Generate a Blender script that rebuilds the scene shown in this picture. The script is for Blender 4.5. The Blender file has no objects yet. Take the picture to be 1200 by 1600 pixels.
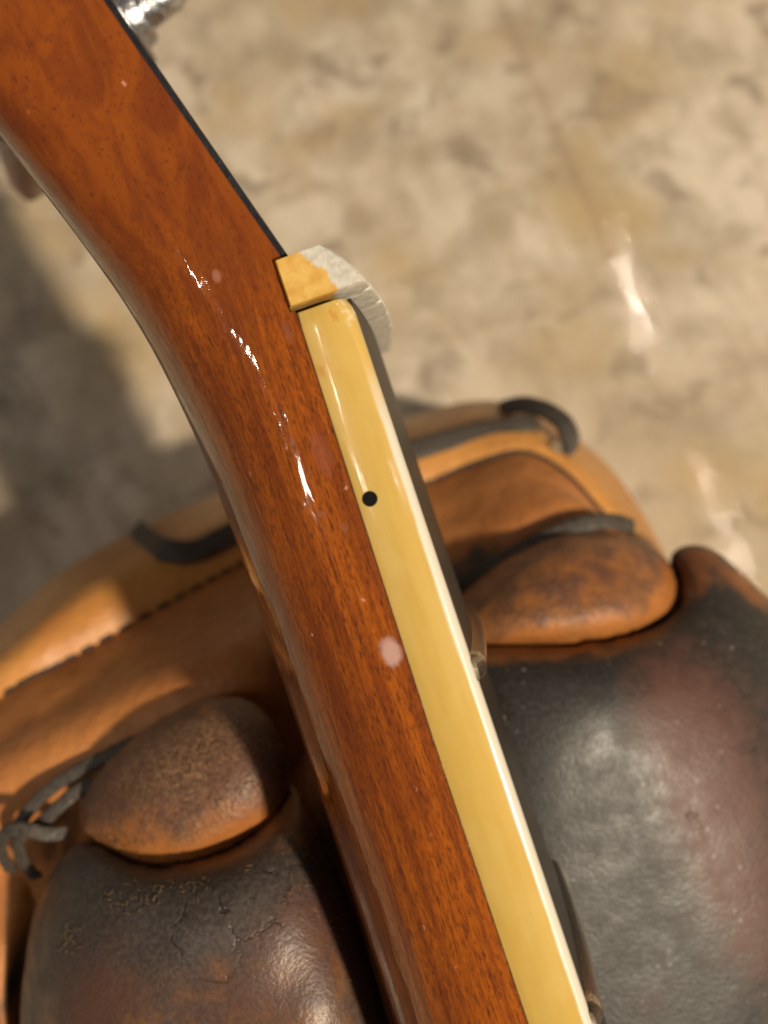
import bpy, math, random
from mathutils import Vector, Matrix
random.seed(7)
sc = bpy.context.scene
MM = 0.001

# ------------------------------------------------------------------ camera
FPX = 1440.0                       # focal length in photograph pixels (1200 wide)
NC = Vector((-0.10, 0.28, 1.0)).normalized()      # bench normal in camera axes
XC = (Vector((1, 0, 0)) - NC * NC.x).normalized()
YC = NC.cross(XC)
RC = Matrix((XC, YC, NC))          # camera axes -> world axes
CAMP = Vector((0, 0, 216 * NC.z))  # mm above the bench
cam_d = bpy.data.cameras.new('camera'); cam = bpy.data.objects.new('camera', cam_d)
sc.collection.objects.link(cam); sc.camera = cam
cam_d.sensor_fit = 'HORIZONTAL'; cam_d.sensor_width = 36.0; cam_d.lens = 36.0 * FPX / 1200
cam_d.clip_start = 0.002; cam_d.clip_end = 50
cam.matrix_world = Matrix.Translation(CAMP * MM) @ RC.to_4x4()
cam_d.dof.use_dof = True; cam_d.dof.focus_distance = 0.090; cam_d.dof.aperture_fstop = 21.0

def cw(p):                         # camera mm -> world mm
    return RC @ Vector(p) + CAMP
def at(px, py, depth):             # a point seen at (px,py) at that distance -> world mm
    return cw(((px - 600) / FPX * depth, (800 - py) / FPX * depth, -depth))
def bench_at(px, py):              # where that ray meets the bench
    d = RC @ Vector(((px - 600) / FPX, (800 - py) / FPX, -1))
    return CAMP + d * (-CAMP.z / d.z)

# ------------------------------------------------------------------ world and lamps
world = bpy.data.worlds.new('World'); sc.world = world; world.use_nodes = True
bg = world.node_tree.nodes['Background']
bg.inputs['Color'].default_value = (1.0, 0.92, 0.84, 1); bg.inputs['Strength'].default_value = 0.095

def lamp(name, pos_mm, target_mm, watts, size, col, spread=180):
    L = bpy.data.lights.new(name, 'AREA'); L.shape = 'DISK'; L.size = size; L.energy = watts; L.color = col
    L.spread = math.radians(spread)
    o = bpy.data.objects.new(name, L); sc.collection.objects.link(o)
    p = Vector(pos_mm) * MM; o.location = p
    o.rotation_euler = (Vector(target_mm) * MM - p).to_track_quat('-Z', 'Y').to_euler()
    return o
TGT = at(560, 800, 120)
WARM = (1.0, 0.85, 0.64)
def from_dir(d, dist):
    return TGT + (RC @ Vector(d).normalized()) * dist
lamp('ceiling_lamp_key', from_dir((0.62, -0.17, 1.0), 1500), TGT, 33, 0.09, WARM)
for ly in (-0.13, -0.03, 0.06):
    lamp('ceiling_lamp_left', from_dir((-0.60, ly, 0.80), 1700), TGT, 1.0, 0.04, (1.0, 0.88, 0.72))
lamp('ceiling_lamp_cool', from_dir((-0.06, 0.03, 1.0), 1700), TGT, 0.35, 0.02, (0.85, 0.90, 1.0))
for k, (gx, gy) in enumerate(((990, 465), (1130, 810))):
    g = bench_at(gx, gy); view = (g - CAMP).normalized()
    refl = Vector((view.x, view.y, -view.z))
    lamp('ceiling_lamp_far', g + refl * 1700, g, (1.1, 0.55)[k], 0.016, (1.0, 0.86, 0.66))
vs = sc.view_settings
vs.view_transform = 'Standard'; vs.look = 'None'; vs.gamma = 1.0; vs.exposure = 0.0; vs.use_curve_mapping = False
sc.render.engine = 'CYCLES'
sc.cycles.use_denoising = True
sc.cycles.max_bounces = 8
sc.cycles.sample_clamp_indirect = 6.0

# ------------------------------------------------------------------ node helpers
class NT:
    def __init__(s, name):
        s.m = bpy.data.materials.new(name); s.m.use_nodes = True
        s.t = s.m.node_tree; s.b = s.t.nodes['Principled BSDF']
        s._tc = s.t.nodes.new('ShaderNodeTexCoord')
    def n(s, typ, **kw):
        nd = s.t.nodes.new(typ)
        for k, v in kw.items(): setattr(nd, k, v)
        return nd
    def put(s, sock, v):
        if hasattr(v, 'is_output'): s.t.links.new(v, sock)
        elif isinstance(v, (tuple, list)) and len(v) == 3 and sock.type == 'RGBA': sock.default_value = (*v, 1)
        else: sock.default_value = v
    def coord(s, scale=(1000, 1000, 1000), off=(0, 0, 0), rot=(0, 0, 0)):
        src = s._tc.outputs['Object']
        if rot[2]:
            m0 = s.n('ShaderNodeMapping'); m0.inputs['Rotation'].default_value = rot; s.t.links.new(src, m0.inputs['Vector']); src = m0.outputs[0]
        mp = s.n('ShaderNodeMapping')
        mp.inputs['Scale'].default_value = scale; mp.inputs['Location'].default_value = off
        s.t.links.new(src, mp.inputs['Vector']); return mp.outputs[0]
    def noise(s, vec, scale, detail=3, rough=0.55, dist=0.0):
        nd = s.n('ShaderNodeTexNoise'); s.put(nd.inputs['Vector'], vec)
        nd.inputs['Scale'].default_value = scale; nd.inputs['Detail'].default_value = detail
        nd.inputs['Roughness'].default_value = rough; nd.inputs['Distortion'].default_value = dist
        return nd.outputs['Fac']
    def vor(s, vec, scale, feature='F1', rnd=1.0):
        nd = s.n('ShaderNodeTexVoronoi', feature=feature); s.put(nd.inputs['Vector'], vec)
        nd.inputs['Scale'].default_value = scale; nd.inputs['Randomness'].default_value = rnd
        return nd.outputs['Distance']
    def ramp(s, f, a, b, lo=0.0, hi=1.0):
        nd = s.n('ShaderNodeMapRange'); nd.interpolation_type = 'SMOOTHSTEP'
        s.put(nd.inputs['Value'], f)
        for k, v in zip(('From Min', 'From Max', 'To Min', 'To Max'), (a, b, lo, hi)): nd.inputs[k].default_value = v
        return nd.outputs[0]
    def mix(s, f, a, b):
        nd = s.n('ShaderNodeMix', data_type='RGBA')
        s.put(nd.inputs[0], f); s.put(nd.inputs[6], a); s.put(nd.inputs[7], b); return nd.outputs[2]
    def math(s, op, a, b=0.0, c=0.0):
        nd = s.n('ShaderNodeMath', operation=op)
        s.put(nd.inputs[0], a); s.put(nd.inputs[1], b); s.put(nd.inputs[2], c); return nd.outputs[0]
    def attr(s, name):
        nd = s.n('ShaderNodeAttribute'); nd.attribute_name = name; return nd.outputs['Fac']
    def sep(s, vec):
        nd = s.n('ShaderNodeSeparateXYZ'); s.put(nd.inputs[0], vec); return nd.outputs
    def bump(s, h, dist_mm, strength=1.0, prev=None):
        nd = s.n('ShaderNodeBump'); s.put(nd.inputs['Height'], h)
        nd.inputs['Distance'].default_value = dist_mm * MM; nd.inputs['Strength'].default_value = strength
        if prev is not None: s.put(nd.inputs['Normal'], prev)
        return nd.outputs[0]
    def out(s, **kw):
        for k, v in kw.items(): s.put(s.b.inputs[k.replace('_', ' ')], v)
        return s.m
    def blob(s, xyz, cx, cz, rx, rz, soft, wob):     # elliptical mark on a side face, ragged edge
        dx = s.math('DIVIDE', s.math('SUBTRACT', xyz[0], cx), rx); dz = s.math('DIVIDE', s.math('SUBTRACT', xyz[2], cz), rz)
        r = s.math('ADD', s.math('SQRT', s.math('ADD', s.math('MULTIPLY', dx, dx), s.math('MULTIPLY', dz, dz))), wob)
        return s.ramp(r, 1.0 - soft, 1.0 + soft, 1.0, 0.0)

# ------------------------------------------------------------------ materials
def m_bench():
    t = NT('bench_wood'); c = t.coord(); a21 = math.radians(-17)
    gr = t.coord((1000, 1000 * 0.22, 1000), rot=(0, 0, a21))
    big = t.noise(c, 0.022, 4, 0.6, 0.4); mid = t.noise(c, 0.06, 3, 0.6, 0.3); grain = t.noise(gr, 0.10, 4, 0.6)
    col = t.mix(t.ramp(big, 0.35, 0.65), (0.45, 0.365, 0.26), (0.63, 0.55, 0.445))
    col = t.mix(t.ramp(mid, 0.42, 0.68, 0, 0.7), col, (0.33, 0.265, 0.19))
    col = t.mix(t.ramp(grain, 0.45, 0.75, 0, 0.6), col, (0.36, 0.27, 0.17))
    spots = t.noise(t.coord(off=(13, 40, 0)), 0.06, 4, 0.62, 0.5)
    col = t.mix(t.ramp(spots, 0.53, 0.68, 0, 0.8), col, (0.25, 0.195, 0.145))
    yel = t.noise(t.coord(off=(31, 7, 0)), 0.022, 3)
    col = t.mix(t.ramp(yel, 0.50, 0.70, 0, 0.7), col, (0.45, 0.32, 0.155))
    streak = t.noise(t.coord((1000, 1000 * 0.06, 1000), rot=(0, 0, a21), off=(4, 0, 0)), 0.07, 2)
    col = t.mix(t.ramp(streak, 0.58, 0.74, 0, 0.4), col, (0.26, 0.14, 0.09))
    rip = t.noise(t.coord((1000 * 0.10, 1000, 1000), rot=(0, 0, math.radians(-17))), 1.3, 2)
    dent = t.noise(t.coord((1000 * 0.5, 1000 * 1.0, 1000), rot=(0, 0, a21)), 0.16, 2)
    nb = t.bump(rip, 0.045, 1.0); nb = t.bump(dent, 0.02, 1.0, nb)
    return t.out(Base_Color=col, Roughness=0.5, Specular_IOR_Level=0.4, Normal=nb,
                 Coat_Weight=t.ramp(t.noise(t.coord((1000, 1000 * 0.25, 1000), rot=(0, 0, a21), off=(9, 2, 0)), 0.45, 3), 0.42, 0.60, 0.08, 0.8), Coat_Roughness=0.05, Coat_Normal=nb)

def m_wood():
    t = NT('mahogany_lacquer'); c = t.coord(); xyz = t.sep(c)
    g1 = t.noise(t.coord((1000 * 0.030, 1000, 1000)), 1.1, 4, 0.6, 0.15)
    g2 = t.noise(t.coord((1000 * 0.10, 1000, 1000), off=(5, 3, 1)), 6.6, 4, 0.62)
    g3 = t.noise(t.coord((1000 * 0.16, 1000, 1000), off=(1, 6, 2)), 7.5, 3, 0.6)
    fl = t.noise(t.coord((1000 * 0.25, 1000, 1000)), 0.16, 3, 0.5)
    col = t.mix(t.ramp(g1, 0.34, 0.70), (0.35, 0.085, 0.002), (0.19, 0.038, 0.002))
    col = t.mix(t.ramp(g2, 0.46, 0.68, 0, 0.75), col, (0.065, 0.013, 0.002))
    col = t.mix(t.ramp(g3, 0.52, 0.66, 0, 0.65), col, (0.04, 0.009, 0.002))
    col = t.mix(t.ramp(fl, 0.40, 0.70, 0, 0.6), col, (0.11, 0.020, 0.002))
    hd = t.ramp(xyz[0], -16.0, 4.0, 1.0, 0.0)
    fk = t.noise(t.coord((1000 * 0.35, 1000, 1000)), 0.35, 5, 0.6, 0.8)
    hcol = t.mix(t.ramp(fk, 0.36, 0.66), (0.22, 0.050, 0.002), (0.14, 0.027, 0.002))
    pore = t.noise(t.coord((1000 * 0.5, 1000, 1000), off=(2, 9, 4)), 3.6, 2, 0.5)
    hcol = t.mix(t.ramp(pore, 0.58, 0.72, 0, 0.6), hcol, (0.05, 0.010, 0.003))
    col = t.mix(t.math('MULTIPLY', hd, 0.9), col, hcol)
    # milky and reddish spots in the finish colour
    wob = t.math('MULTIPLY', t.math('SUBTRACT', t.noise(c, 1.2, 3), 0.5), 0.7)
    for cx, cz, rx, rz, colr, f in ((31.3, -6.55, 1.25, 0.85, (0.50, 0.32, 0.28), 0.8), (12.4, -6.8, 2.0, 0.8, (0.24, 0.065, 0.03), 0.6),
                                    (-5.8, -10.7, 0.55, 0.4, (0.36, 0.16, 0.10), 0.6), (17.6, -8.6, 0.3, 0.6, (0.25, 0.08, 0.04), 0.6),
                                    (19.4, -7.0, 0.45, 0.3, (0.25, 0.08, 0.04), 0.6), (1.2, -6.2, 1.0, 0.3, (0.22, 0.07, 0.04), 0.6)):
        col = t.mix(t.math('MULTIPLY', t.blob(xyz, cx, cz, rx, rz, 0.4, wob), f), col, colr)
    chip = t.vor(t.coord((1000 * 0.6, 1000, 1000), off=(1, 2, 3)), 0.33); ch2 = t.noise(c, 2.2, 2)
    cm = t.math('MULTIPLY', t.ramp(chip, 0.05, 0.09, 1, 0), t.ramp(ch2, 0.5, 0.6))
    col = t.mix(t.math('MULTIPLY', cm, 0.6), col, (0.6, 0.3, 0.2))
    wav = t.noise(t.coord((1000 * 0.22, 1000, 1000)), 0.7, 2, 0.5); dn = t.noise(t.coord((1000 * 0.6, 1000, 1000)), 2.4, 2)
    nb = t.bump(wav, 0.085, 1.0); nb = t.bump(dn, 0.006, 1.0, nb); nb = t.bump(t.math('MULTIPLY', cm, -1.0), 0.06, 1.0, nb)
    n0 = t.bump(g2, 0.01, 0.5)
    return t.out(Base_Color=col, Roughness=0.5, Specular_IOR_Level=0.08, Normal=n0, Coat_Weight=1.0, Coat_Roughness=0.045, Coat_Normal=nb, Coat_IOR=1.65)

def m_binding():
    t = NT('aged_cream_binding'); c = t.coord(); xyz = t.sep(c)
    a = t.noise(t.coord((1000 * 0.10, 1000, 1000)), 0.6, 3); b = t.noise(t.coord((1000 * 0.5, 1000, 1000)), 0.35, 3)
    col = t.mix(t.ramp(a, 0.3, 0.7), (0.58, 0.385, 0.092), (0.54, 0.35, 0.08))
    col = t.mix(t.ramp(b, 0.42, 0.7, 0, 0.35), col, (0.62, 0.45, 0.16))
    stain = t.math('MULTIPLY', t.ramp(t.noise(t.coord((1000 * 0.35, 1000, 1000), off=(3, 1, 0)), 0.9, 3), 0.58, 0.70), t.ramp(xyz[0], 4, 13, 1, 0))
    col = t.mix(t.math('MULTIPLY', stain, 0.7), col, (0.52, 0.24, 0.04))
    wob = t.math('MULTIPLY', t.math('SUBTRACT', t.noise(t.coord((1000 * 0.25, 1000, 1000)), 0.8, 3), 0.5), 0.5)
    edge = t.ramp(t.math('ADD', xyz[2], wob), -0.9, -0.55)
    along = t.ramp(t.math('ADD', xyz[0], t.math('MULTIPLY', wob, 8.0)), 5, 13)
    white = t.math('MULTIPLY', edge, t.math('ADD', t.math('MULTIPLY', along, 0.97), 0.03))
    col = t.mix(white, col, (0.62, 0.58, 0.49))
    worn = t.math('MULTIPLY', t.ramp(t.noise(c, 0.9, 3), 0.45, 0.6), t.math('MULTIPLY', t.ramp(xyz[2], -1.3, -0.3), t.ramp(xyz[0], 1, 4, 1, 0)))
    col = t.mix(t.math('MULTIPLY', worn, 0.7), col, (0.72, 0.62, 0.42))
    nb = t.bump(t.noise(t.coord((1000 * 0.10, 1000, 1000)), 0.6, 2), 0.045, 1.0); nb = t.bump(t.noise(t.coord((1000 * 0.3, 1000, 1000)), 3.0, 3), 0.005, 1.0, nb)
    return t.out(Base_Color=col, Roughness=0.35, Specular_IOR_Level=0.4, Normal=nb, Coat_Weight=0.55, Coat_Roughness=0.10, Coat_Normal=nb,
                 Subsurface_Weight=0.15, Subsurface_Radius=(0.002, 0.0012, 0.0004), Subsurface_Scale=0.5)

def m_nut():
    t = NT('bone_nut'); c = t.coord(); xyz = t.sep(c)
    a = t.noise(c, 1.2, 4)
    bone = t.mix(t.ramp(a, 0.35, 0.7), (0.56, 0.54, 0.48), (0.42, 0.40, 0.345))
    pit = t.ramp(t.noise(t.coord((1000, 1000, 1000), off=(4, 4, 1)), 2.3, 3), 0.60, 0.70)
    bone = t.mix(t.math('MULTIPLY', pit, 0.5), bone, (0.33, 0.26, 0.18))
    lac = t.mix(t.ramp(t.noise(c, 0.7, 3), 0.35, 0.7), (0.66, 0.42, 0.115), (0.56, 0.31, 0.065))
    wob = t.math('MULTIPLY', t.math('SUBTRACT', t.noise(c, 0.55, 3), 0.5), 2.6)
    # aged lacquer left on the lower part of the end face, line slanting across it
    line = t.math('ADD', t.math('ADD', xyz[2], t.math('MULTIPLY', xyz[0], -0.55)), wob)
    m = t.math('MULTIPLY', t.ramp(line, 0.05, 0.25, 1, 0), t.math('MAXIMUM', t.ramp(xyz[1], 0.25, 0.6, 1, 0), t.ramp(xyz[2], -1.5, -0.8, 1, 0)))
    col = t.mix(m, bone, lac)
    nb = t.bump(a, 0.07, 1.0); nb = t.bump(t.noise(c, 5.0, 2), 0.012, 1.0, nb)
    return t.out(Base_Color=col, Roughness=t.math('ADD', t.math('MULTIPLY', m, -0.25), 0.5), Normal=nb, Coat_Weight=t.math('MULTIPLY', m, 0.8), Coat_Roughness=0.08)

def m_simple(name, col, rough, metal=0.0, bump=0.0, bscale=2.0, var=0.3, spec=0.5):
    t = NT(name); c = t.coord(); a = t.noise(c, bscale, 4)
    dk = tuple(x * (1 - var) for x in col)
    kw = {}
    if bump: kw['Normal'] = t.bump(a, bump, 1.0)
    return t.out(Base_Color=t.mix(t.ramp(a, 0.35, 0.7), col, dk), Roughness=t.ramp(a, 0.3, 0.7, rough * 0.8, min(1, rough * 1.25)), Metallic=metal, Specular_IOR_Level=spec, **kw)

def m_ebony():
    t = NT('ebony_board'); a = t.noise(t.coord((1000 * 0.06, 1000, 1000)), 3.0, 4)
    col = t.mix(t.ramp(a, 0.4, 0.7), (0.014, 0.011, 0.009), (0.034, 0.026, 0.019))
    return t.out(Base_Color=col, Roughness=0.42, Specular_IOR_Level=0.25, Normal=t.bump(a, 0.03, 1.0))

def m_leather(name, tan, brown, dark, scuff, rough=0.45, fuzzy=0.0, crack=0.0, speck=0.0, wr=0.6, fb=0.8):
    """leather whose dye and wear follow the attributes 'dark' (blackened, plus painted gap shade) and 'red' (rubbed through)"""
    t = NT(name); c = t.coord()
    big = t.noise(c, 0.06, 4, 0.6); mid = t.noise(c, 0.28, 5, 0.65); fine = t.noise(c, 1.7, 4, 0.65)
    col = t.mix(t.ramp(big, 0.35, 0.68), tan, brown)
    col = t.mix(t.ramp(mid, 0.50, 0.75, 0, 0.45), col, tuple(x * 0.55 for x in brown))
    red = t.attr('red'); dk = t.attr('dark')
    rw = t.ramp(t.math('ADD', red, t.math('MULTIPLY', t.math('SUBTRACT', mid, 0.5), 0.9)), 0.15, 0.95, 0, 0.8)
    dw = t.ramp(t.math('ADD', dk, t.math('MULTIPLY', t.math('SUBTRACT', mid, 0.5), 0.8)), 0.30, 0.75)
    dcol = t.mix(t.ramp(fine, 0.35, 0.7), dark, tuple(x * 1.7 + 0.01 for x in dark))
    col = t.mix(dw, col, dcol)
    col = t.mix(rw, col, (0.105, 0.040, 0.026))
    # scuff flecks
    f1 = t.vor(t.coord(off=(3, 5, 7)), 1.5, 'DISTANCE_TO_EDGE'); f2 = t.noise(c, 0.20, 4, 0.6)
    sw = t.attr('scuff')
    m = t.math('MULTIPLY', t.ramp(t.noise(t.coord(off=(7, 1, 2)), 1.9, 4, 0.7, 0.8), 0.47, 0.60), t.ramp(t.math('ADD', sw, t.math('MULTIPLY', t.math('SUBTRACT', f2, 0.5), 1.2)), 0.35, 0.8))
    col = t.mix(t.math('MULTIPLY', m, 0.75), col, scuff)
    if speck:
        s1 = t.vor(t.coord(off=(2, 2, 9)), 0.55)
        col = t.mix(t.math('MULTIPLY', t.math('MULTIPLY', t.ramp(s1, 0.08, 0.2, 1, 0), t.ramp(t.noise(c, 0.15, 3), 0.48, 0.66)), speck), col, (0.42, 0.38, 0.34))
    peb = t.vor(c, 2.6, 'F1'); nb = t.bump(peb, 0.05 * fb, 1.0); nb = t.bump(fine, 0.11 * fb, 1.0, nb); nb = t.bump(mid, wr, 0.8, nb)
    nb = t.bump(m, 0.06, 1.0, nb)
    if crack:
        wv = t.n('ShaderNodeVectorMath', operation='ADD'); t.put(wv.inputs[0], c)
        nv = t.n('ShaderNodeTexNoise'); t.put(nv.inputs['Vector'], c); nv.inputs['Scale'].default_value = 0.35; nv.inputs['Detail'].default_value = 4
        sv = t.n('ShaderNodeVectorMath', operation='SCALE'); t.put(sv.inputs[0], nv.outputs['Color']); sv.inputs['Scale'].default_value = 5.0
        t.put(wv.inputs[1], sv.outputs[0])
        e = t.vor(wv.outputs[0], 0.16, 'DISTANCE_TO_EDGE')
        km = t.math('MULTIPLY', t.ramp(e, 0.0, 0.045, 1, 0), t.math('MULTIPLY', t.attr('crack'), t.ramp(t.noise(c, 0.25, 2), 0.40, 0.55)))
        col = t.mix(t.math('MULTIPLY', km, crack), col, (0.012, 0.008, 0.006)); nb = t.bump(t.math('MULTIPLY', km, -1), 0.18, 1.0, nb)
    return t.out(Base_Color=col, Roughness=t.ramp(mid, 0.3, 0.7, rough * 0.82, rough * 1.2), Specular_IOR_Level=0.45, Normal=nb, Sheen_Weight=fuzzy, Sheen_Roughness=0.4)

BENCH = m_bench(); WOOD = m_wood(); BIND = m_binding(); NUT = m_nut(); EBONY = m_ebony()
VENEER = m_simple('black_veneer', (0.018, 0.018, 0.022), 0.18, 0, 0.05, 1.2, 0.4)
DOT = m_simple('black_dot', (0.006, 0.005, 0.005), 0.5, spec=0.1)
FRET = m_simple('fret_wire', (0.62, 0.56, 0.47), 0.22, 1.0, 0.02, 3)
CHROME = m_simple('worn_chrome', (0.50, 0.51, 0.55), 0.28, 1.0, 0.3, 0.7, 0.25)
BUTTON = m_simple('cream_button', (0.62, 0.46, 0.36), 0.3, 0, 0.03)
TAN = m_leather('tan_leather', (0.47, 0.185, 0.052), (0.36, 0.132, 0.037), (0.05, 0.035, 0.028), (0.52, 0.27, 0.10), 0.42)
RIM = m_leather('rim_leather', (0.55, 0.255, 0.065), (0.46, 0.195, 0.050), (0.05, 0.035, 0.028), (0.55, 0.30, 0.11), 0.34)
OVAL = m_leather('scuffed_leather', (0.38, 0.145, 0.036), (0.30, 0.105, 0.028), (0.095, 0.043, 0.025), (0.34, 0.19, 0.09), 0.45)
PADL = m_leather('black_cracked_leather', (0.26, 0.105, 0.030), (0.15, 0.058, 0.020), (0.040, 0.031, 0.027), (0.22, 0.14, 0.075), 0.43, crack=0.8, wr=0.22, fb=0.55)
PADR = m_leather('black_polished_leather', (0.24, 0.09, 0.028), (0.13, 0.048, 0.020), (0.017, 0.015, 0.0135), (0.15, 0.10, 0.07), 0.46, speck=0.45, wr=0.10, fb=0.45)
LACE = m_simple('dark_rawhide', (0.066, 0.053, 0.042), 0.6, 0, 0.12, 1.6, 0.6)
THREAD = m_simple('dark_thread', (0.045, 0.028, 0.02), 0.8, 0, 0.1, 3)

# ------------------------------------------------------------------ mesh helpers
def link(name, verts, faces, mat, parent=None, smooth=True, sharp=None, attrs=None):
    me = bpy.data.meshes.new(name); me.from_pydata([tuple(Vector(v) * MM) for v in verts], [], faces); me.update()
    if smooth: me.polygons.foreach_set('use_smooth', [True] * len(me.polygons))
    me.materials.append(mat)
    for k, vals in (attrs or {}).items():
        a = me.attributes.new(k, 'FLOAT', 'POINT'); a.data.foreach_set('value', vals)
    if sharp is not None: me.set_sharp_from_angle(angle=math.radians(sharp))
    o = bpy.data.objects.new(name, me); sc.collection.objects.link(o)
    if parent is not None: o.parent = parent
    return o
def grid_faces(nr, nc, close=False, off=0):
    f = []
    for i in range(nr - 1):
        for j in range(nc if close else nc - 1):
            k = (j + 1) % nc
            f.append((off + i * nc + j, off + i * nc + k, off + (i + 1) * nc + k, off + (i + 1) * nc + j))
    return f
def cr(p, t, closed=False):
    n = len(p); i = int(math.floor(t)); f = t - i
    g = (lambda k: p[k % n]) if closed else (lambda k: p[min(max(k, 0), n - 1)])
    a, b, c, d = g(i - 1), g(i), g(i + 1), g(i + 2)
    return [0.5 * (2 * b[k] + (c[k] - a[k]) * f + (2 * a[k] - 5 * b[k] + 4 * c[k] - d[k]) * f * f + (3 * b[k] - a[k] - 3 * c[k] + d[k]) * f ** 3) for k in range(len(b))]
def spline(p, n, closed=False):
    m = len(p) if closed else len(p) - 1
    return [cr(p, m * i / (n if closed else n - 1) - (0 if closed or i < n - 1 else 1e-9), closed) for i in range(n)]
def lin(tab, x):
    if x <= tab[0][0]: return tab[0][1]
    for (a, b), (c, d) in zip(tab, tab[1:]):
        if x <= c:
            f = (x - a) / (c - a); return b + (d - b) * f
    return tab[-1][1]
def smooth_tab(tab, x, r=4.0):
    return sum(lin(tab, x + r * k / 4) for k in range(-4, 5)) / 9

# ------------------------------------------------------------------ bench
bv = []
NB = 40
for i in range(NB + 1):
    for j in range(NB + 1):
        bv.append((-900 + 1800 * i / NB, -900 + 1800 * j / NB, 0))
top = link('bench_top', bv, grid_faces(NB + 1, NB + 1), BENCH)
top['kind'] = 'structure'; top['label'] = 'mottled pale brown varnished wooden workbench top'

# ------------------------------------------------------------------ guitar
gv = Vector((90, 40, -FPX)).normalized(); gu = Vector((0.318, -0.948, 0)); gu = (gu - gv * gu.dot(gv)).normalized(); gw = gu.cross(gv)
gorg = at(545, 465, 82.6)
U, V, W = RC @ gu, RC @ gv, RC @ gw
guitar = bpy.data.objects.new('guitar', None); sc.collection.objects.link(guitar)
guitar.empty_display_size = 0.02
guitar.matrix_world = Matrix.Translation(gorg * MM) @ Matrix((U, V, W)).transposed().to_4x4()
guitar['label'] = 'glossy red-brown guitar neck with cream bound fretboard and bone nut'; guitar['category'] = 'guitar'

UEND, UHEAD = 235.0, -165.0
def tb(u): return lin([(-1, 4.95), (40, 5.5), (300, 5.6)], u)            # board thickness
def half(u): return lin([(-150, 38), (-120, 44), (-95, 37), (-70, 36), (-52, 36), (-42, 31), (-28, 25.6), (-16, 22.4), (-6, 21.6), (0, 21.5), (300, 25.8)], u)
HUV, HSL = -6.3, 0.288
def face_w(u): return -4.25 - (HUV - u) * HSL                              # headstock face
def top_w(u):
    if u < -5.5: return face_w(u) - 0.62
    if u < -0.45: return -5.5
    return -tb(u)
BACK = [(-150, -63.5), (-60, -37.4), (-40, -31.4), (-24, -26.4), (-15, -23.9), (-7, -22.2), (0.7, -21.3), (7, -20.9), (13, -20.75), (20, -20.6), (235, -22.5)]
def sec(u, n=48):
    p = smooth_tab([(-150, 7), (-26, 6), (-8, 3.2), (8, 2.35), (40, 2.25), (300, 2.2)], u)
    a = smooth_tab([(x, half(x)) for x in range(-150, 301, 6)], u); t = smooth_tab([(-170, face_w(-170) - 0.62), (-9, face_w(-9) - 0.62), (-3, -5.15), (3, -tb(3)), (40, -tb(40)), (300, -tb(300))], u, 3); tc = min(t, top_w(u)) if -5.52 < u < -0.45 else top_w(u); h = t - smooth_tab(BACK, u, 5)
    pts = []
    for k in range(n + 1):
        th = math.pi * k / n
        cs, sn = math.cos(th), math.sin(th)
        pts.append((u, 21.5 - a * math.copysign(abs(cs) ** (2 / p), cs), tc if k in (0, n) else min(tc, t - h * abs(sn) ** (2 / p))))
    return pts
us = [UHEAD + k * 3 for k in range(34)] + [-48 + k * 1.5 for k in range(28)] + [-5.56, -5.5, -4, -2, -0.5, -0.44] + [0.5 + k * 1.5 for k in range(40)] + [61 + k * 6 for k in range(30)]
us = sorted(x for x in set(us) if x <= UEND)
nv_, nf_, NS = [], [], 49
for u in us: nv_ += sec(u)
nf_ = grid_faces(len(us), NS)
nf_ += [(i * NS, (i + 1) * NS, (i + 1) * NS + NS - 1, i * NS + NS - 1) for i in range(len(us) - 1)]
nf_ += [tuple(range(NS)), tuple(reversed(range((len(us) - 1) * NS, len(us) * NS)))]
neck = link('neck', nv_, nf_, WOOD, guitar, sharp=50)

# headstock veneer
vu = [u for u in us if u <= -5.9] + [-5.62]
vv = []
for u in vu:
    a = smooth_tab([(x, half(x)) for x in range(-150, 301, 6)], u) - 0.06
    for s in (-1, 1): vv += [(u, 21.5 + s * a, face_w(u) - 0.6), (u, 21.5 + s * a, face_w(u) - 0.12), (u, 21.5 + s * (a - 0.15), face_w(u))]
vf = []
for i in range(len(vu) - 1):
    o_, q = i * 6, i * 6 + 6
    ring = [0, 1, 2, 5, 4, 3]
    for k in range(6):
        A, B = ring[k], ring[(k + 1) % 6]; vf.append((o_ + A, o_ + B, q + B, q + A))
vf += [(0, 3, 4, 5, 2, 1), tuple((len(vu) - 1) * 6 + k for k in (0, 1, 2, 5, 4, 3))]
link('headstock_veneer', vv, vf, VENEER, guitar, sharp=40)

def crown(u, v):
    a = half(u); return (a * a - (v - 21.5) ** 2) / (2 * 305.0)
BU = [-0.25, 0.1, 0.6, 1.2] + [2 + k * 2 for k in range(116)] + [UEND]
# fretboard
fv = []
NF = 21
for u in BU:
    a = half(u) - 1.52
    for k in range(NF):
        v = 21.5 - a + 2 * a * k / (NF - 1); fv.append((u, v, crown(u, v) - 0.02))
    fv += [(u, 21.5 + a, -tb(u) + 0.02), (u, 21.5 - a, -tb(u) + 0.02)]
NR = NF + 2
ff = grid_faces(len(BU), NR, True) + [tuple(reversed(range(NR))), tuple(range((len(BU) - 1) * NR, len(BU) * NR))]
link('fretboard', fv, ff, EBONY, guitar, sharp=40)
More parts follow.
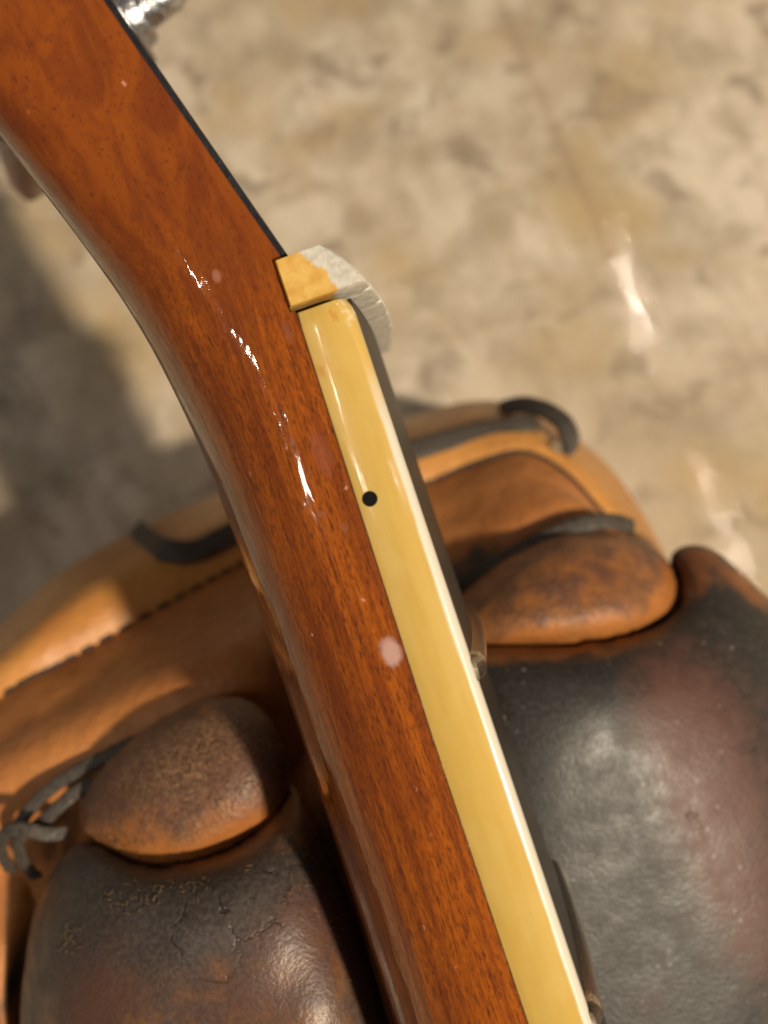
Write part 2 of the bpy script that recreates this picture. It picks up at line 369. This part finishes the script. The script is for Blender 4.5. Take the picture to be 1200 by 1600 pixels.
# bindings: the two cream strips along the board's edges, top edge rolled
def binding(sgn):
    bvs = []; prof = [(0, 0), (0, 0.985)] + [(1 - math.cos(t) , 0.0) for t in ()]
    rr = 0.95
    for u in BU:
        a = half(u) + 0.05; base = -tb(u) + 0.10; e = 0.25
        r = rr * (1.0 + 0.5 * max(0, 1 - u / 3.0))
        row = [(0.10, base), (0.0, base + 0.12)]
        for k in range(8):
            th = math.pi / 2 * k / 7; row.append((r - r * math.cos(th), -r + r * math.sin(th) + 0.06))
        row += [(1.55, 0.10), (1.55, base)]
        # the end by the nut is softened
        sh = 0.0 if u > 1.2 else (1.2 - u) / 1.45
        for d, w in row:
            ww = w - (sh ** 2) * 0.45 * max(0, (w - base) / 5.0)
            bvs.append((u, 21.5 + sgn * (a - d - sh ** 2 * 0.18 * (d < 1.5)), ww))
    m = 12
    bf = grid_faces(len(BU), m, True) + [tuple(reversed(range(m))), tuple(range((len(BU) - 1) * m, len(BU) * m))]
    return link('binding', bvs, bf, BIND, guitar, sharp=50)
binding(-1); binding(1)
# dark glue line between binding and neck
gl = []
for u in BU:
    a = half(u)
    gl += [(u, 21.5 - a + 0.06, -tb(u) - 0.03), (u, 21.5 - a + 0.06, -tb(u) + 0.17), (u, 21.5 - a + 0.6, -tb(u) + 0.17), (u, 21.5 - a + 0.6, -tb(u) - 0.03)]
link('glue_line', gl, grid_faces(len(BU), 4, True), m_simple('dark_lacquer_edge', (0.06, 0.02, 0.01), 0.3, 0, 0.1, 2), guitar)

# nut with six string slots
VN = sorted(set([0, 0.15, 0.5] + [k * 0.5 for k in range(2, 85)] + [42.5, 42.85, 43.0]))
slots = [3.8 + k * 7.1 for k in range(6)]
nvv = []
for v in VN:
    c = crown(0, v); e = min(v, 43 - v); ch = max(0, 0.4 - e) * 0.7
    cut = 0.0
    for k, s in enumerate(slots):
        wd = 0.55 - 0.05 * k
        if abs(v - s) < wd: cut = 0.55 - 0.05 * k
    c *= 1.7
    tf, tr = 1.8 + c - ch - cut, -0.75 + c - ch - cut * 0.5
    prof = [(-0.92 - ch * .4, -5.44 + ch), (-0.92 - ch * .4, tf - 0.45), (-1.05, tf - 0.12), (-1.4, tf), (-3.2, (tf + tr) / 2 + 0.45), (-4.9, tr + 0.35), (-5.32, tr), (-5.44 + ch * .4, tr - 0.5), (-5.44 + ch * .4, -5.44 + ch)]
    nvv += [(a, v, b) for a, b in prof]
m = 9
link('nut', nvv, grid_faces(len(VN), m, True) + [tuple(reversed(range(m))), tuple(range((len(VN) - 1) * m, len(VN) * m))], NUT, guitar, sharp=38)

# frets
def fret_mesh(u):
    a = half(u) - 0.55; vs_ = []; N = 28
    for k in range(N + 1):
        v = 21.5 - a + 2 * a * k / N; e = min(k, N - k); sc_ = {0: 0.35, 1: 1.0}.get(e, 1.0)
        for q in range(9):
            th = math.pi * q / 8
            vs_.append((u - 1.25 * math.cos(th) * (0.75 + 0.25 * sc_), v, crown(u, v) - 0.06 + 1.15 * math.sin(th) ** 0.8 * sc_))
    return vs_, grid_faces(N + 1, 9) + [tuple(range(9)), tuple(reversed(range(N * 9, N * 9 + 9)))]
for k in range(1, 9):
    u = 628.65 * (1 - 2 ** (-k / 12.0))
    if u < UEND: a, b = fret_mesh(u); link('fret', a, b, FRET, guitar)
# side dots
def disc(c, r, ax, n=24, h=0.05):
    ax = Vector(ax).normalized(); e1 = ax.orthogonal().normalized(); e2 = ax.cross(e1); c = Vector(c)
    p = [c + (e1 * math.cos(2 * math.pi * k / n) + e2 * math.sin(2 * math.pi * k / n)) * r for k in range(n)]
    q = [x + ax * h - (x - c) * 0.06 for x in p]
    return p + q, grid_faces(2, n, True) + [tuple(range(n, 2 * n))]
for du in (17.7, 83.0, 130.0, 178.0):
    a, b = disc((du, 21.5 - half(du) - 0.03, -3.95), 0.73, (0, -1, 0)); d = link('side_dot', a, b, DOT, guitar, sharp=30)

# tuners: bushing and post on the face, housing on the back, shaft and button at the side
def tube(path, rad, n=10, cap=True):
    P = [Vector(p) for p in path]; vs_ = []; up = None
    R = rad if isinstance(rad, (list, tuple)) else [rad] * len(P)
    for i, p in enumerate(P):
        t = (P[min(i + 1, len(P) - 1)] - P[max(i - 1, 0)]).normalized()
        if up is None: up = t.orthogonal().normalized()
        up = (up - t * up.dot(t)).normalized(); b = t.cross(up)
        r = R[i]; r = r if isinstance(r, tuple) else (r, r)
        vs_ += [p + up * math.cos(2 * math.pi * k / n) * r[0] + b * math.sin(2 * math.pi * k / n) * r[1] for k in range(n)]
    f = grid_faces(len(P), n, True)
    if cap: f += [tuple(reversed(range(n))), tuple(range((len(P) - 1) * n, len(P) * n))]
    return vs_, f
hn = Vector((-HSL, 0, 1)).normalized()        # headstock face normal
def tuner(u, side):
    e = bpy.data.objects.new('tuner', None); sc.collection.objects.link(e); e.parent = guitar; e.empty_display_size = 0.005
    v = 21.5 + side * (half(u) - 8.5); f = Vector((u, v, face_w(u)))
    a, b = tube([f + hn * x for x in (0.02, 0.5, 0.9, 1.0, 2.6, 3.0)], [6.6, 6.6, 6.0, 4.6, 4.4, 3.6], 6 * 5); link('bushing', a, b, CHROME, e, sharp=30)
    a, b = tube([f + hn * x for x in (2.9, 5, 8, 9.5, 11, 14, 15.5, 16)], [3, 3, 3, 2.3, 2.3, 3, 2.8, 2.0], 24); link('post', a, b, CHROME, e, sharp=40)
    g = Vector((u, v, top_w(u) + 0.6 + (smooth_tab(BACK, u, 5) - top_w(u)) - 0.4))
    bx = []
    for k, (s, z) in enumerate(((1, 0.8), (1, -9.0), (0.8, -11.5))):
        for x, y in ((-7, -5), (7, -5), (7, 5), (-7, 5)): bx.append(g + Vector((x * s, y * s, z)))
    link('housing', bx, grid_faces(3, 4, True) + [(3, 2, 1, 0), (8, 9, 10, 11)], CHROME, e, sharp=30)
    y0, y1 = side * 4.0, side * (8.5 + 8)
    a, b = tube([g + Vector((0, y0, -8.5)), g + Vector((0, y1, -8.5))], 2.0, 16); s_ = link('shaft', a, b, CHROME, e)
    st = [g + Vector((0, y1 + side * d, -8.5)) for d in (0, 0.8, 3, 8, 13, 15, 15.6)]
    a, b = tube(st, [(2, 2), (3.4, 3.4), (3.4, 5.5), (3.4, 8.0), (3.4, 8.4), (2.8, 7.0), (1.2, 3.0)], 20); link('button', a, b, BUTTON, e)
for u in (-59.0, -95.0, -131.0):
    for s in (-1, 1): tuner(u, s)

# ------------------------------------------------------------------ glove
glove = bpy.data.objects.new('baseball_glove', None); sc.collection.objects.link(glove); glove.empty_display_size = 0.02
gb = bench_at(560, 1250); glove.location = gb * MM
glove['label'] = 'worn tan and black leather baseball glove on the bench under the guitar neck'; glove['category'] = 'baseball glove'
def gauss(x, y, spots):
    s = 0.0
    for cx, cy, rx, ry, ang, wgt in spots:
        a = math.radians(ang); dx, dy = x - cx, y - cy
        p = dx * math.cos(a) + dy * math.sin(a); q = -dx * math.sin(a) + dy * math.cos(a)
        s += wgt * math.exp(-(p / rx) ** 2 - (q / ry) ** 2)
    return min(1.0, max(-1.0, s))
def glove_part(name, pix, faces, mat, wear_shade=None, base=None, **kw):
    """pix: (px, py, depth) triples, turned into points of the place; wear: dye marks in the leather and painted gap shade"""
    vs_ = [at(*p) - gb for p in pix]
    at_ = {}
    wear_shade = wear_shade or {}
    for k in ('dark', 'red', 'scuff', 'crack'):
        sp = wear_shade.get(k, []); b0 = wear_shade.get(k + '0', 0.0)
        at_[k] = [max(0, min(1, b0 + gauss(p[0], p[1], sp))) for p in pix]
    return link(name, vs_, faces, mat, kw.get('parent', glove), attrs=at_)
def loft(name, lines, mat, nu=110, nv=10, wear_shade=None):
    L = [spline(l, nu) for l in lines]; pix = []
    rows = (len(lines) - 1) * nv + 1
    for r in range(rows):
        t = min(r / nv, len(lines) - 1 - 1e-6)
        for j in range(nu): pix.append(cr([l[j] for l in L], t))
    return glove_part(name, pix, grid_faces(rows, nu), mat, wear_shade)
SURF = {}
def inflate(O):
    """membrane over an outline: height (0..1) and the smooth sheet through the edge depths"""
    import numpy as np
    P = np.array(O); st = 7.0
    x0, y0 = P[:, 0].min() - 2 * st, P[:, 1].min() - 2 * st
    nx, ny = int((P[:, 0].max() - x0) / st) + 4, int((P[:, 1].max() - y0) / st) + 4
    gx, gy = np.meshgrid(x0 + st * np.arange(nx), y0 + st * np.arange(ny))
    ins = np.zeros(gx.shape, bool); Q = np.roll(P, -1, axis=0)
    for a, b in zip(P, Q):
        cond = (a[1] > gy) != (b[1] > gy)
        if abs(b[1] - a[1]) > 1e-9: ins ^= cond & (gx < (b[0] - a[0]) * (gy - a[1]) / (b[1] - a[1]) + a[0])
    ind = np.array([[0]])
    d2 = np.full(gx.shape, 1e18); dep = np.zeros(gx.shape)
    for p in P:
        q = (gx - p[0]) ** 2 + (gy - p[1]) ** 2; m = q < d2; d2[m] = q[m]; dep[m] = p[2]
    h = np.where(ins, np.sqrt(d2), 0.0); h = h * h.max(); m = ins
    dep0 = dep.copy(); dep[m] = P[:, 2].mean()
    for it in range(1500):
        for arr, src in ((h, 2.0 * st * st / 4), (dep, 0.0)):
            a = np.zeros_like(arr); a[1:-1, 1:-1] = (arr[:-2, 1:-1] + arr[2:, 1:-1] + arr[1:-1, :-2] + arr[1:-1, 2:]) / 4
            arr[m] = (a + src)[m]
    hm = h.max(); h = np.sqrt(np.maximum(h, 0) / hm)
    def samp(arr, x, y):
        fx, fy = (x - x0) / st, (y - y0) / st; i, j = int(fx), int(fy); fx -= i; fy -= j
        return arr[j, i] * (1 - fx) * (1 - fy) + arr[j, i + 1] * fx * (1 - fy) + arr[j + 1, i] * (1 - fx) * fy + arr[j + 1, i + 1] * fx * fy
    return lambda x, y: (float(samp(h, x, y)), float(samp(dep, x, y)))
def pillow(name, outline, centre, bulge, mat, p=1.0, rings=26, seg=120, wear_shade=None, under=30, wob=0.0):
    O = spline(outline, seg, True); pix = []; cx, cy, cd = centre
    f_in = inflate(O)
    ph = [random.uniform(0, 6.28) for _ in range(6)]
    def pt(X, Y, edge=None):
        h, d = f_in(X, Y); h = 1 - (1 - min(h, 1)) ** p
        if edge is not None: k_, de = edge; h *= k_; d = d * k_ + de * (1 - k_)
        ww = wob * (math.sin(X * 0.021 + ph[0]) * math.sin(Y * 0.017 + ph[1]) + 0.5 * math.sin(X * 0.047 + Y * 0.031 + ph[2]))
        return (X, Y, d - (bulge - ww) * h)
    S = [math.sin(math.pi / 2 * k / rings) for k in range(1, rings + 1)]
    pix.append(pt(cx, cy))
    for s in S:
        for j, (x, y, d) in enumerate(O):
            pix.append(pt(cx + (x - cx) * s, cy + (y - cy) * s, (0.0, d) if s > 0.9999 else None))
    f = [(0, 1 + (j + 1) % seg, 1 + j) for j in range(seg)] + grid_faces(rings, seg, True, 1)
    base = 1 + (rings - 1) * seg
    for z, s in ((0.3, 0.985), (0.7, 0.93), (1.0, 0.8)):
        st = len(pix)
        for x, y, d in O: pix.append((cx + (x - cx) * s, cy + (y - cy) * s, d + under * z))
        f += [(base + j, base + (j + 1) % seg, st + (j + 1) % seg, st + j) for j in range(seg)]; base = st
    f.append(tuple(reversed(range(base, base + seg))))
    o = glove_part(name, pix, f, mat, wear_shade); SURF[o.name] = pt
    return o
def lace(name, pts, w, h, mat=LACE, parent=None, n=60):
    w, h = (w * 1.0, h * 0.38) if name == 'lace' else (w, h)
    P = [at(*p) - gb for p in spline(pts, n)]
    P = [p + Vector((random.uniform(-1, 1), random.uniform(-1, 1), random.uniform(-1, 1))) * 0.025 for p in P]
    r = [(w * (0.97 + 0.05 * random.random()), h) if 0 < i < n - 1 else (w * 0.6, h * 0.6) for i in range(n)]
    # flat side of the strap faces up
    vs_ = []; seg = 10
    for i, p in enumerate(P):
        t = (P[min(i + 1, n - 1)] - P[max(i - 1, 0)]).normalized(); side = t.cross(Vector((0, 0, 1))).normalized(); up = side.cross(t)
        for k in range(seg):
            a = 2 * math.pi * k / seg; cx = math.copysign(abs(math.cos(a)) ** 0.6, math.cos(a)); sy = math.copysign(abs(math.sin(a)) ** 0.6, math.sin(a))
            vs_.append(p + side * cx * r[i][0] + up * sy * r[i][1])
    return link(name, vs_, grid_faces(n, seg, True) + [tuple(reversed(range(seg))), tuple(range((n - 1) * seg, n * seg))], mat, parent or glove)

A = [(-220, 1160, 162), (0, 978, 166), (100, 893, 172), (222, 826, 176), (365, 762, 180), (500, 700, 180), (640, 652, 180), (745, 627, 180), (830, 640, 178), (905, 688, 176), (970, 752, 174), (1030, 850, 172), (1075, 960, 168)]
B = [(-220, 1205, 146), (0, 1022, 145), (108, 938, 148), (228, 872, 153), (378, 802, 160), (508, 742, 162), (643, 688, 162), (750, 660, 162), (827, 668, 160), (895, 712, 158), (955, 772, 156), (1012, 853, 154), (1062, 965, 150)]
Cc = [(-220, 1262, 144), (0, 1088, 142), (105, 1030, 144), (262, 942, 150), (392, 872, 157), (522, 812, 159), (660, 757, 159), (750, 720, 158), (818, 706, 157), (878, 734, 155), (932, 790, 153), (988, 858, 151), (1040, 975, 148)]
def deeper(l, dd, f): return [(560 + (x - 560) * f, 1250 + (y - 1250) * f, d + dd) for x, y, d in l]
def flat_to_bench(l):
    o = []
    for x, y, d in l:
        g = bench_at(x, y); depth = -(RC.transposed() @ (g - CAMP)).z
        o.append((x + (560 - x) * 0.03, y + (1250 - y) * 0.04, depth + 1.0))
    return o
A2 = [(x + (560 - x) * 0.01, y + (1250 - y) * 0.015, d + 14) for x, y, d in A]
loft('rim', [flat_to_bench(A), A2, A, B, [(x, y, d - 0.5) for x, y, d in Cc], [(x, y + 14, d + 5) for x, y, d in Cc]], RIM,
     wear_shade={'dark': [(225, 835, 40, 18, -25, 0.5), (860, 670, 60, 40, 20, 0.5)], 'scuff': [(120, 970, 150, 40, -30, 0.3)], 'scuff0': 0.1})
D = [(-160, 1420, 131), (0, 1262, 128), (125, 1180, 125), (285, 1085, 124), (408, 1020, 127), (545, 975, 142), (690, 905, 144), (785, 852, 142), (850, 826, 142), (905, 830, 143), (945, 852, 145), (985, 890, 147), (1035, 990, 147)]
C2 = [(x, y + 3, d - 0.4) for x, y, d in Cc]
C3 = [((x * 2 + X) / 3, (y * 2 + Y) / 3, (d * 2 + DD) / 3 - 2.5) for (x, y, d), (X, Y, DD) in zip(Cc, D)]
E_ = [(x * 0.55 + 250, y + 210, d + 6) for x, y, d in D]
G_ = [(x * 0.3 + 400, y * 0.2 + 1500, d + 12) for x, y, d in D]
loft('palm_panel', [[(x, y - 4, d + 3.5) for x, y, d in C2], C2, C3, D, E_, G_], TAN,
     wear_shade={'dark': [(700, 900, 130, 26, -25, 0.75), (230, 1010, 90, 40, -30, 0.18), (745, 855, 20, 16, 0, 0.35)], 'scuff': [(60, 1180, 120, 60, -35, 0.4)], 'scuff0': 0.05})
# stitching along the seam, each stitch a piece of its own under the seam welt
welt = lace('seam', [(x, y + 1, d + 0.6) for x, y, d in Cc], 0.75, 0.5, THREAD, n=140)
ss = spline([(x, y + 1, d - 0.4) for x, y, d in Cc], 66); st0 = None
for i in range(2, 58):
    p = at(*ss[i]) - gb; t = (at(*ss[i + 1]) - at(*ss[i])).normalized()
    if st0 is None:
        a, b = tube([Vector((x, 0, 0)) for x in (-1.2, -0.9, 0, 0.9, 1.2)], [0.15, 0.42, 0.5, 0.42, 0.15], 8)
        st0 = link('stitch', a, b, THREAD, welt); o = st0
    else:
        o = st0.copy(); sc.collection.objects.link(o)
    o.location = p * MM; o.rotation_euler = t.to_track_quat('X', 'Z').to_euler()
# laces
lace('lace', [(212, 824, 176), (228, 842, 162), (256, 858, 152.5), (300, 862, 152), (345, 842, 154.5), (390, 818, 156.5), (450, 788, 158.5), (520, 756, 159.5)], 2.0, 1.3)
lace('lace', [(560, 738, 159.5), (600, 722, 159.5), (645, 704, 159.5), (700, 688, 159.5), (760, 674, 159.5), (815, 665, 159), (838, 655, 161)], 2.0, 1.3)
lace('lace', [(780, 640, 168), (815, 632, 164), (850, 640, 160), (880, 660, 157.5), (890, 688, 156.5), (876, 706, 157), (862, 716, 159)], 1.7, 1.2)
lace('lace', [(866, 690, 156), (868, 705, 156), (860, 722, 156.5), (852, 735, 157)], 1.0, 0.8, m_simple('pale_rawhide', (0.22, 0.15, 0.08), 0.6))
lace('lace', [(700, 928, 141), (740, 902, 139), (800, 868, 138), (860, 838, 138), (915, 818, 138.5), (960, 815, 140), (990, 824, 143)], 1.3, 1.0)
lace('lace', [(215, 1158, 122), (165, 1182, 122.5), (115, 1208, 123), (70, 1240, 123), (35, 1280, 123), (22, 1310, 125)], 0.95, 0.7)
lace('lace', [(150, 1222, 122), (118, 1238, 121.5), (90, 1262, 121), (60, 1290, 121), (30, 1310, 121), (35, 1345, 123), (58, 1372, 126)], 0.95, 0.7)
lace('lace', [(104, 1302, 120), (70, 1303, 119), (40, 1296, 119), (10, 1300, 120), (2, 1330, 122), (18, 1362, 125)], 0.95, 0.7)
# tan strip down the left behind the black pad
loft('side_panel', [[(-140, 1290, 136), (-120, 1420, 134), (-60, 1600, 132), (0, 1800, 132)], [(20, 1330, 131), (10, 1430, 128), (0, 1560, 126), (30, 1800, 126)], [(110, 1340, 135), (60, 1460, 134), (40, 1600, 133), (60, 1800, 133)]], TAN, nu=40, wear_shade={'dark': [(20, 1530, 16, 90, 12, 0.8)]})  # dark strip paints the shade of the gap beside the pad
# pads
tip_left = pillow('fingertip_pad', [(126, 1290, 121), (133, 1240, 122), (168, 1190, 122), (240, 1130, 122), (330, 1089, 122), (396, 1098, 120), (437, 1146, 118), (451, 1206, 116), (436, 1264, 115), (375, 1318, 114), (292, 1350, 114), (215, 1352, 116), (160, 1325, 119)],
       (285, 1225, 119), 9, OVAL, p=1.1, wear_shade={'dark0': 0.55, 'scuff': [(290, 1180, 140, 70, -25, 1.0), (330, 1290, 110, 40, -25, 0.6)], 'dark': [(190, 1180, 90, 60, -40, 0.5), (400, 1170, 60, 60, 0, 0.35), (300, 1200, 90, 60, -20, 0.25), (330, 1328, 130, 22, -25, -0.7), (215, 1340, 60, 18, 15, -0.5)]}, wob=0.2)
pad_left = pillow('finger_pad', [(112, 1322, 120), (62, 1400, 122), (40, 1500, 122), (33, 1650, 122), (70, 1950, 122), (330, 2050, 116), (640, 2000, 112), (665, 1800, 112), (606, 1590, 112), (556, 1430, 113), (508, 1318, 114), (476, 1252, 115), (452, 1226, 116), (436, 1264, 115), (375, 1318, 114), (290, 1348, 114), (215, 1350, 116), (160, 1322, 119)],
       (310, 1640, 112), 18, PADL, p=1.5, rings=40, seg=180,
       wear_shade={'dark0': 0.62, 'dark': [(330, 1420, 170, 60, -15, 0.5), (150, 1400, 60, 120, 20, 0.45), (260, 1335, 120, 20, 5, -0.6), (470, 1250, 50, 30, 60, -0.3), (430, 1280, 50, 18, -35, -0.4)],
             'red': [(150, 1560, 90, 110, 0, 0.7), (420, 1570, 160, 130, 0, 0.6), (490, 1430, 80, 80, 30, 0.5)],
             'scuff': [(180, 1400, 60, 25, 60, 0.15), (110, 1470, 22, 40, 0, 0.3), (470, 1330, 60, 30, 50, 0.45), (300, 1370, 150, 14, -18, 0.15), (520, 1480, 30, 100, -20, 0.4)],
             'crack': [(360, 1430, 130, 40, -18, 1.0), (360, 1540, 60, 60, 0, 0.5), (440, 1390, 60, 40, 0, 0.6)]}, wob=0.2)
pillow('finger_wedge', [(440, 1238, 124), (462, 1195, 128), (492, 1160, 130), (530, 1160, 130), (560, 1250, 126), (560, 1330, 122), (510, 1320, 120), (470, 1270, 121)], (505, 1240, 122), 4, TAN, seg=60, rings=12, wear_shade={'dark': [(520, 1280, 50, 80, 0, 0.7)]})  # dark spot is the deep shade between pad and neck, painted in
pillow('fingertip_pad', [(690, 960, 138), (738, 915, 139), (800, 868, 140), (890, 832, 141), (975, 834, 142), (1036, 868, 142), (1064, 918, 140), (1048, 958, 136), (985, 990, 132), (880, 1006, 130), (770, 1008, 130), (700, 1000, 133)],
       (880, 925, 136), 12, OVAL, p=1.3, wear_shade={'dark0': 0.56, 'scuff': [(930, 980, 140, 26, -10, 0.5)], 'dark': [(880, 930, 130, 40, -10, 0.0), (930, 992, 150, 20, -8, -0.6), (1045, 930, 20, 40, 20, -0.4)], 'red': [(930, 900, 120, 40, -8, 0.55)]}, wob=0.06)
pillow('finger_pad', [(1048, 872, 140), (1075, 852, 140), (1120, 862, 140), (1180, 915, 141), (1270, 1010, 143), (1360, 1250, 143), (1400, 1600, 143), (1330, 1950, 140), (1000, 2050, 134), (780, 1900, 130), (720, 1500, 130), (690, 1150, 130), (700, 1015, 130), (770, 1010, 130), (880, 1008, 130), (985, 992, 132), (1050, 958, 136), (1066, 918, 139)],
       (1010, 1420, 130), 20, PADR, p=1.6, rings=40, seg=180,
       wear_shade={'dark0': 0.95, 'dark': [(860, 1010, 200, 26, -6, -0.75), (1080, 890, 40, 50, 0, -0.8), (1170, 920, 60, 20, 40, -0.7)],
             'red': [(1040, 1110, 75, 150, -18, 0.6), (1120, 1330, 80, 190, -18, 0.65), (1150, 1150, 90, 190, -20, 0.5), (1200, 1450, 90, 150, -15, 0.4), (1030, 1560, 60, 60, 0, 0.3)],
             'scuff': [(1085, 1280, 20, 40, -20, 0.7), (1030, 1080, 30, 40, 0, 0.4)]}, wob=0.06)

# loose leather fibres along the worn edges of the left pads
FUZZ = m_simple('leather_fibre', (0.22, 0.135, 0.06), 0.7)
def fuzz(pad, zones, n):
    pt = SURF[pad.name]; vs_, fs_ = [], []
    for _ in range(n):
        cx, cy, rx, ry, ang = random.choice(zones); a = math.radians(ang)
        p, q = random.gauss(0, 0.5) * rx, random.gauss(0, 0.5) * ry
        x, y = cx + p * math.cos(a) - q * math.sin(a), cy + p * math.sin(a) + q * math.cos(a)
        th = random.uniform(0, 6.28); k = random.uniform(-0.5, 0.5); L = random.uniform(5, 17); path = []
        for i in range(7):
            X, Y, d = pt(x, y); path.append(at(X, Y, d - 0.05 - 0.25 * math.sin(math.pi * i / 6) * random.uniform(0.5, 1)) - gb)
            x += math.cos(th) * L / 6; y += math.sin(th) * L / 6; th += k
        a_, b_ = tube(path, [0.015, 0.035, 0.04, 0.04, 0.035, 0.03, 0.012], 4)
        o = len(vs_); vs_ += a_; fs_ += [tuple(v + o for v in f) for f in b_]
    f = link('leather_fuzz', vs_, fs_, FUZZ, pad); f['kind'] = 'stuff'
fuzz(pad_left, [(300, 1372, 110, 12, -12), (470, 1330, 40, 25, 50), (520, 1440, 25, 70, -18), (185, 1405, 30, 20, 60), (110, 1470, 16, 35, 0), (460, 1400, 40, 40, 0), (240, 1400, 90, 20, -10)], 110)
fuzz(tip_left, [(300, 1190, 90, 50, -20), (180, 1318, 40, 12, 20), (370, 1240, 50, 30, -20)], 90)
